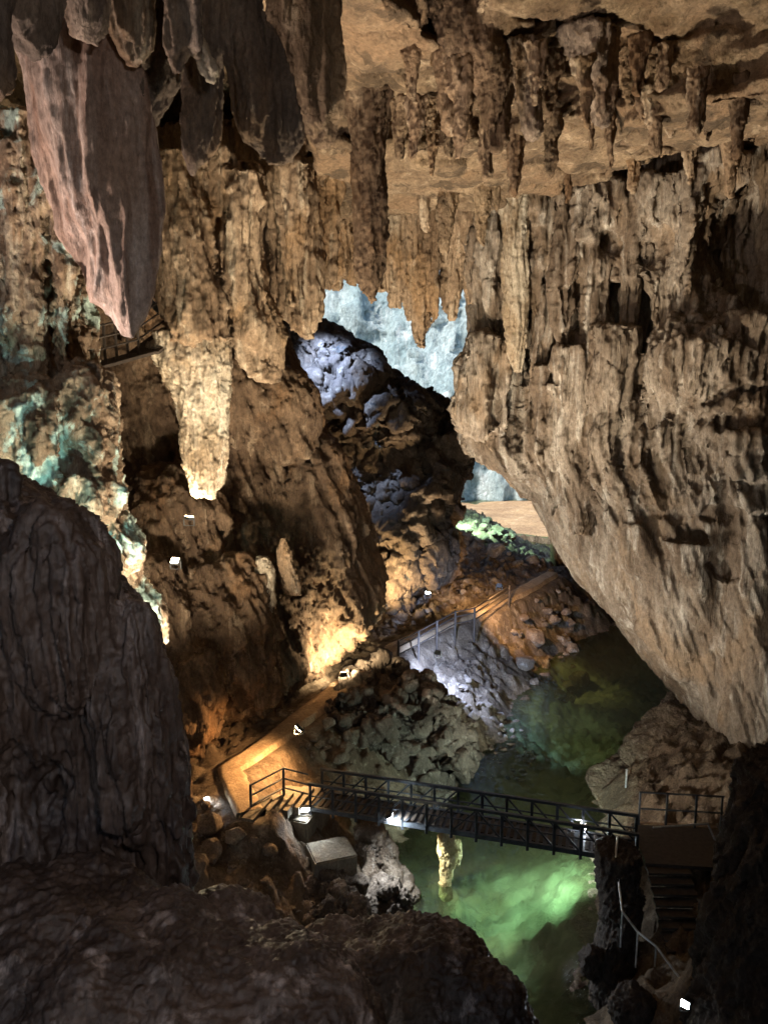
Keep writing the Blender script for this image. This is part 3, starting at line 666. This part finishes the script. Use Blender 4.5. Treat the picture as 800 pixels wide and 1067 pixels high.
# footbridge -------------------------------------------------------------------
A = G(322, 842, 2.5); B = G(664, 898, 2.5)
ax = (B-A)/np.linalg.norm(B-A); side = np.array([-ax[1], ax[0], 0]); L = np.linalg.norm(B-A)
W, HT = .95, .78
bridge = tag(empty('footbridge', tuple((A+B)/2)), 'dark steel truss footbridge crossing the green pool', 'footbridge')
Z = np.array([0, 0, 1.])
def bp_(s, w, z): return A+ax*s+side*w+Z*z
dk = []
part('deck', [(bp_(0, W*.5, 0), bp_(L, W*.5, 0), W-.14, .06)], M['steel'], bridge)
pl = []
nsl = 46
for i in range(nsl):
    s = L*(i+.5)/nsl; pl.append((bp_(s, .08, .055), bp_(s, W-.08, .055), .1, .035))
o = part('deck_slats', pl, M['dwood'], bridge)
NP = 13
for w in (0, W):
    part('bottom_chord', [(bp_(0, w, 0), bp_(L, w, 0), .09, .14)], M['steel'], bridge)
    part('top_rail', [(bp_(0, w, HT), bp_(L, w, HT), .08, .08)], M['steel'], bridge)
    part('middle_rail', [(bp_(.05, w, HT*.52), bp_(L-.05, w, HT*.52), .035, .035)], M['steel'], bridge)
    for i in range(NP+1):
        s = .05+(L-.1)*i/NP
        part('post', [(bp_(s, w+(-.012 if w == 0 else .012), -.18), bp_(s, w+(-.012 if w == 0 else .012), HT-.045), .075, .075)], M['steel'], bridge)
        if i < NP:
            s2 = .05+(L-.1)*(i+1)/NP; up = i < NP/2
            part('brace', [(bp_(s+.04, w, .05 if up else HT-.06), bp_(s2-.04, w, HT-.06 if up else .05), .045, .045)], M['steel'], bridge)

def box_mesh(name, c, hx, hy, hz, bev=.03, rot=0., rough_=0.0):
    import bmesh
    bm = bmesh.new(); bmesh.ops.create_cube(bm, size=2)
    for v in bm.verts: v.co = Vector((v.co.x*hx, v.co.y*hy, v.co.z*hz))
    bmesh.ops.bevel(bm, geom=bm.edges[:], offset=bev, segments=2, affect='EDGES')
    bmesh.ops.subdivide_edges(bm, edges=bm.edges[:], cuts=3, use_grid_fill=True)
    me = bpy.data.meshes.new(name); bm.to_mesh(me); bm.free()
    if rough_:
        n = len(me.vertices); V = np.zeros(n*3, np.float32); me.vertices.foreach_get('co', V); V = V.reshape(-1, 3)
        V = V+rough_*np.stack([noise(V*2+k*9+c[0]) for k in range(3)], -1); me.vertices.foreach_set('co', V.astype(np.float32).ravel())
    return me
rotb = math.atan2(ax[1], ax[0])
o = link('bridge_abutment', box_mesh('bridge_abutment', A, .75, .95, .75, .04, rough_=.03), M['concrete'], loc=A-ax*.62+side*.45-Z*.92); o.rotation_euler[2] = rotb
tag(o, 'grey concrete abutment carrying the left bridge end', 'abutment')
cb = G(345, 893, 1.6)
o = link('concrete_block', box_mesh('concrete_block', cb, .62, .55, .55, .04, rough_=.03), M['concrete'], loc=cb-Z*.3); o.rotation_euler[2] = .35
tag(o, 'square concrete block with a flat top among rocks below the bridge', 'concrete block')
# steps with railing at the left end
st = tag(empty('stair_flight', tuple(A-ax*1.4+side*.8-Z*1)), 'orange-lit concrete steps from the path to the left bridge end', 'steps')
S0 = np.array(PATH[0])+Z*.06; S1 = A-ax*.1+side*.85
for i in range(6):
    f = (i+.5)/6; c = S0+(S1-S0)*f
    part('step', [(c-side*.62+Z*(-.1), c+side*.62+Z*(-.1), .36, .26)], M['concrete'], st)
rl = tag(empty('handrail', tuple(S0)), 'dark three-bar handrail on the steps at the left bridge end', 'handrail')
e0 = G(262, 850, 2.9); e1 = G(296, 828, 2.9); e2 = G(310, 812, 2.7)
pts = [G(262, 851, 2.75), G(296, 832, 2.75), A+Z*.1]
for q in pts[:2]: part('post', [(q-Z*.3, q+Z*1.0, .07, .07)], M['steel'], rl)
for h in (.35, .65, .97):
    part('rail', [(pts[0]+Z*h, pts[1]+Z*h, .028), (pts[1]+Z*h, pts[2]+Z*h, .028)], M['steel'], rl)

# landing and stair on the right -----------------------------------------------
R0 = B.copy()
ld = tag(empty('landing', tuple(B)), 'dark steel landing at the right end of the footbridge', 'landing')
R1 = G(748, 905, 2.45)
dl = (R1-R0); dl[2] = 0; dl /= np.linalg.norm(dl)
part('platform', [(R0+side*.85+dl*.02, R0+side*.85+dl*2.4, 1.9, .1)], M['dwood'], ld)
part('timber_edge', [(R0+side*1.85+dl*.1-Z*.02, R0+side*1.85+dl*2.6-Z*.02, .12, .2)], M['wood'], ld)
for f in (.05, .8, 1.6, 2.3): part('post', [(R0+side*1.78+dl*f, R0+side*1.78+dl*f+Z*1.05, .05, .05)], M['steel'], ld)
for h in (.55, 1.05): part('rail', [(R0+side*1.78+dl*.02+Z*h, R0+side*1.78+dl*2.35+Z*h, .025)], M['steel'], ld)
for f in (0.03, .75): part('pillar', [(R0+dl*f-Z*2.6, R0+dl*f-Z*.05, .12, .12)], M['concrete'], ld)
stp = tag(empty('stair_flight', tuple(G(690, 990, 1.2))), 'unlit stair flight going down on the right towards the bright lamp', 'steps')
T0 = R0+dl*.75-side*.1; T1 = G(735, 1062, .7)
for i in range(13):
    f = (i+.5)/13; c = T0+(T1-T0)*f; dd = (T1-T0); dd[2] = 0; dd /= np.linalg.norm(dd); nn = np.array([-dd[1], dd[0], 0])
    part('tread', [(c-nn*.55, c+nn*.55, .3, .06)], M['dwood'], stp)
hr = tag(empty('handrail', tuple(T0)), 'pale galvanised handrail kinking down beside the right stair', 'handrail')
hp = [G(643, 872, 3.4), G(641, 892, 3.1), G(648, 950, 2.4), G(664, 971, 2.1), G(683, 986, 1.9), G(716, 1030, 1.4)]
for a, b in zip(hp[:-1], hp[1:]): part('rail', [(a, b, .028)], M['galv'], hr)
for q in (hp[0], hp[2], hp[3], hp[4]): part('post', [(q-Z*.95, q, .022)], M['galv'], hr)
fr = tag(empty('handrail', tuple(G(745, 890, 2.5))), 'leaning grey handrail ladder at the foot of the right rock wall', 'handrail')
for dx in (0, 9): part('rail', [(G(737+dx, 858, 2.9), G(752+dx, 893, 2.2), .025)], M['galv'], fr)
part('top_bar', [(G(680, 862, 3.0), G(738, 858, 2.95), .025)], M['galv'], fr)
# marker post on the ledge
mp = P(652, 812, 26.2)
tag(link('marker_post', bars_mesh('marker_post', [((0, 0, -.4), (0, 0, .35), .035), ((0, 0, .35), (0, 0, .38), .045)]), M['galv'], loc=mp), 'small pale post standing on the layered rock ledge', 'post')

# fence along the far path -------------------------------------------------------
fe = tag(empty('path_fence', tuple(G(470, 655, 3.1))), 'low timber fence along the far path above the river', 'fence')
fp = [G(415, 690, 3.1), G(436, 679, 3.1), G(455, 668, 3.1), G(474, 657, 3.1), G(494, 653, 3.1), G(530, 628, 3.1)]
for i, q in enumerate(fp): part('post', [(q-Z*.8, q+Z*1.0, .05)], M['dwood'], fe)
for h in (.35, .7, .95):
    part('rail', [(a+Z*h, b+Z*h, .03) for a, b in zip(fp[:-1], fp[1:])], M['dwood'], fe)
# boardwalk high on the left -----------------------------------------------------
bw = tag(empty('boardwalk', tuple(P(140, 370, 22))), 'dark timber boardwalk with rails high on the left behind the pink blade', 'boardwalk')
b0, b1, b2 = P(92, 384, 21), P(150, 368, 22.5), P(184, 342, 24)
for a, b in ((b0, b1), (b1, b2)): part('deck', [(a, b, 1.0, .08)], M['dwood'], bw)
for h in (.35, .65, .95): part('rail', [(b0-Z*0+Z*h+np.array([0, -.45, 0]), b1+Z*h+np.array([0, -.45, 0]), .03), (b1+Z*h+np.array([0, -.45, 0]), b2+Z*h+np.array([0, -.45, 0]), .025)], M['dwood'], bw)
for f in np.linspace(0, 1, 6):
    q = b0+(b1-b0)*f+np.array([0, -.45, 0]); part('post', [(q-Z*.1, q+Z*1.0, .06, .06)], M['dwood'], bw)
for k in range(9):
    q0 = P(156+k*3.2, 318+k*1.5, 24.5); part('stair_tread', [(q0, q0+np.array([.5, .5, -.05]), .22, .05)], M['galv'], bw)
part('stringer', [(P(154, 312, 24.4), P(184, 340, 24.4), .06, .2)], M['steel'], bw)

# ------------------------------------------------------------------ lamps
def lamp(px, py, Y, aim, power, color, size=65, label='', warm=False, visible=True, r=.12, blend=.6, scale=1.0, z=None, at=None):
    p = np.array(at, float) if at is not None else (P(px, py, Y) if z is None else G(px, py, z))
    aim = np.array(aim, float); d = aim-p; d /= np.linalg.norm(d)
    l = bpy.data.lights.new('flood', 'SPOT'); l.energy = power; l.color = color; l.spot_size = math.radians(size); l.spot_blend = blend; l.shadow_soft_size = r
    lo = bpy.data.objects.new('floodlight_beam', l); COL.objects.link(lo); lo.location = p+d*.16*scale
    lo.rotation_euler = Vector(d).to_track_quat('-Z', 'Y').to_euler()
    if visible:
        root = tag(empty('floodlight', tuple(p-Z*.22*scale)), label, 'floodlight', 'floodlights along the cave path')
        q = Vector(d).to_track_quat('-Z', 'Y')
        def child(nm, me, mt, off=(0, 0, 0)):
            o = link(nm, me, M[mt], root); o.location = Vector((0, 0, .22*scale))+q @ Vector(off); o.rotation_euler = q.to_euler(); return o
        s = scale
        child('housing', box_mesh('housing', (0, 0, 0), .13*s, .1*s, .05*s, .012*s), 'lampbox')
        child('lens', box_mesh('lens', (0, 0, 0), .11*s, .085*s, .012*s, .005*s), 'glass_warm' if warm else 'glass_cold', (0, 0, -.055*s))
        link('bracket', bars_mesh('bracket', [((-.15*s, 0, 0), (-.15*s, 0, .24*s), .03*s, .01*s), ((.15*s, 0, 0), (.15*s, 0, .24*s), .03*s, .01*s), ((-.16*s, 0, 0), (.16*s, 0, 0), .03*s, .015*s)]), M['lampbox'], root)
    return lo
def flood(p, aim, power, color, size, label):
    p = np.array(p); px = CXP; d = p-np.array([0, 0, H])
    v0 = d[1]*cp-d[2]*sp; u0 = d[1]*sp+d[2]*cp
    return lamp(CXP+F*d[0]/v0, CYP-F*u0/v0, p[1], aim, power, color, size, label, r=.6)
RW = (1, .9, .76); WARM = (1, .74, .46); ORG = (1, .55, .22); COLD = (.82, .92, 1); NEUT = (1, .84, .62)
# lamps in view, plus the unseen added spots marked below
lamp(318, 842, None, G(330, 1060, 0), 30, COLD, 120, 'white floodlight glaring on the abutment under the left bridge end', z=2.6)
lamp(405, 849, None, G(463, 945, 0), 560, COLD, 145, 'white floodlight fixed under the bridge above the yellow stalagmite', z=2.78)
lamp(605, 874, None, G(520, 880, -1), 1100, (.7, 1, .9), 116, 'white floodlight fixed under the right end of the bridge', z=2.2)
lamp(714, 1046, 13.6, (1.5, 9, 5), 60, COLD, 155, 'white floodlight at the foot of the right stair', scale=.7)
lamp(312, 758, None, G(268, 806, 3), 620, ORG, 150, 'orange floodlight beside the path above the steps', True, z=4.3)
lamp(358, 703, None, P(345, 650, 31.5), 1000, (1, .8, .5), 150, 'warm floodlight at the bend of the path', True, z=4.0)
lamp(400, 630, 38.5, P(420, 575, 41), 1000, (1, .72, .38), 150, 'warm floodlight at the foot of the dark outcrop', True)
lamp(197, 540, 23, P(225, 300, 24), 260, (1, .8, .5), 130, 'warm floodlight on the slope under the pale column', True)
lamp(183, 585, 22.2, P(60, 420, 17), 700, (1, .8, .5), 130, 'lower warm floodlight on the slope facing the left wall', True)
lamp(215, 833, 21.6, P(262, 830, 19), 40, COLD, 120, 'small white floodlight left of the steps', scale=.7)
lamp(0, 0, 0, (.9, 23.5, 21), 10500, NEUT, 88, visible=False, r=.5, at=(.3, 17.4, 1.6))  # unseen flood without a body, added to light the vault from below
lamp(0, 0, 0, (-5.5, 10, 14.5), 430, (1, .9, .84), 84, visible=False, r=.3, blend=.4, at=(2.5, -1.0, 17.2))  # unseen fill behind the viewpoint, added for the near mound and stalactites
lamp(0, 0, 0, G(464, 902, .6), 420, (1, .95, .8), 46, visible=False, r=.05, at=G(412, 855, 2.2))  # extra bodiless spot added to brighten the stalagmite
lamp(0, 0, 0, P(392, 40, 17), 5200, (1, .82, .66), 16, visible=False, r=.1, blend=.25, at=(2.4, 10.6, 4.5))  # out-of-frame spot added for the bright part of the ceiling
lamp(456, 680, None, G(515, 712, 0), 2100, (.4, .56, 1), 115, 'blue-white floodlight on the stony shore below the fence', z=4.0)
# floods added mostly out of sight to wash the vault and the walls
lamp(318, 752, 24.8, (9.5, 27.5, 14.5), 4600, RW, 100, '', visible=False, r=1.0)  # added twin of the path lamp, no body, for the right wall
lamp(500, 640, None, G(615, 735, 0), 380, (1, .86, .62), 70, visible=False, z=4.6)  # bodiless light added to lift the river
lamp(601, 862, None, (9, 27.5, 4.5), 1000, RW, 130, 'added white floodlight at the right bridge end aimed at the layered ledge', z=2.75, scale=.8)  # added beside the seen lamp to brighten the ledge
lamp(607, 861, None, (3, 8, 6), 12, COLD, 140, 'white floodlight at the right bridge end shining back along the pool', z=2.6, scale=.8)
flood((2.2, 38.5, 4.6), (2.5, 34, 22), 1700, (1, .8, .55), 90, 'added floodlight on the fenced path aimed at the toothed curtain')  # no such lamp in view; added to light the teeth
flood((-5.2, 17.0, 5.6), (-4.6, 25, 18), 4000, NEUT, 100, 'added unseen floodlight behind the mound washing the left drapery')  # added out of sight to brighten the drapery
lamp(303, 326, 37.5, P(348, 420, 42), 6500, (.36, .55, 1), 70, 'added blue-white floodlight above the dark outcrop behind the drapery')  # hidden lamp added to make the blue patch on the outcrop
lamp(520, 610, None, G(580, 625, 1), 900, (1, .6, .28), 140, 'orange floodlight among the far rubble stones', True, z=5.0)
lamp(482, 520, None, G(525, 565, 2), 3200, (.5, 1, .7), 130, 'green-white floodlight on the far rubble bank', z=7)
lamp(60, 640, 13, P(90, 500, 17), 200, (.5, 1, .9), 95, 'cyan floodlight at the foot of the left wall behind the mound')
flood((-8.2, 10.6, 13.6), (-4.6, 12, 17.2), 1500, (1, .8, .7), 110, 'added out-of-view floodlight on the mound shoulder aimed up at the pink blade')  # out-of-frame lamp added to light the blade's left face
flood((-4.2, 13.4, 8.2), (-8.3, 18, 15.5), 2000, NEUT, 84, 'added unseen floodlight behind the mound washing the left wall')  # placed out of sight as added light on the left wall

# ------------------------------------------------------------------ daylight
w = bpy.data.worlds.new('World'); SC.world = w; w.use_nodes = True
nt = w.node_tree; bg = nt.nodes['Background']
sky = nt.nodes.new('ShaderNodeTexSky'); sky.sky_type = 'NISHITA'; sky.sun_disc = False
EL, RO = 48, 232
sky.sun_elevation = math.radians(EL); sky.sun_rotation = math.radians(RO)
nt.links.new(sky.outputs[0], bg.inputs[0]); bg.inputs[1].default_value = .15
sun = bpy.data.lights.new('sun', 'SUN'); sun.energy = 3.6; sun.angle = math.radians(12); sun.color = (1, .95, .88)
so = bpy.data.objects.new('sun', sun); COL.objects.link(so)
az = math.radians(RO); sd = Vector((math.sin(az)*math.cos(math.radians(EL)), math.cos(az)*math.cos(math.radians(EL)), math.sin(math.radians(EL))))
so.rotation_euler = sd.to_track_quat('Z', 'Y').to_euler()

cam = bpy.data.cameras.new('camera'); co = bpy.data.objects.new('camera', cam); COL.objects.link(co)
co.location = (0, 0, H); co.rotation_euler = (math.radians(90)-PITCH, 0, 0)
cam.sensor_fit = 'VERTICAL'; cam.sensor_height = 36; cam.sensor_width = 36; cam.lens = F/1067*36; cam.clip_end = 600; cam.clip_start = .1
SC.camera = co
SC.view_settings.view_transform = 'Standard'; SC.view_settings.look = 'None'; SC.view_settings.gamma = 1; SC.view_settings.exposure = 1.2
SC.render.engine = 'CYCLES'
cy_ = SC.cycles; cy_.use_denoising = True; cy_.max_bounces = 5; cy_.diffuse_bounces = 3; cy_.glossy_bounces = 2; cy_.transparent_max_bounces = 8
cy_.caustics_reflective = False; cy_.caustics_refractive = False; cy_.sample_clamp_indirect = 4; cy_.use_light_tree = True
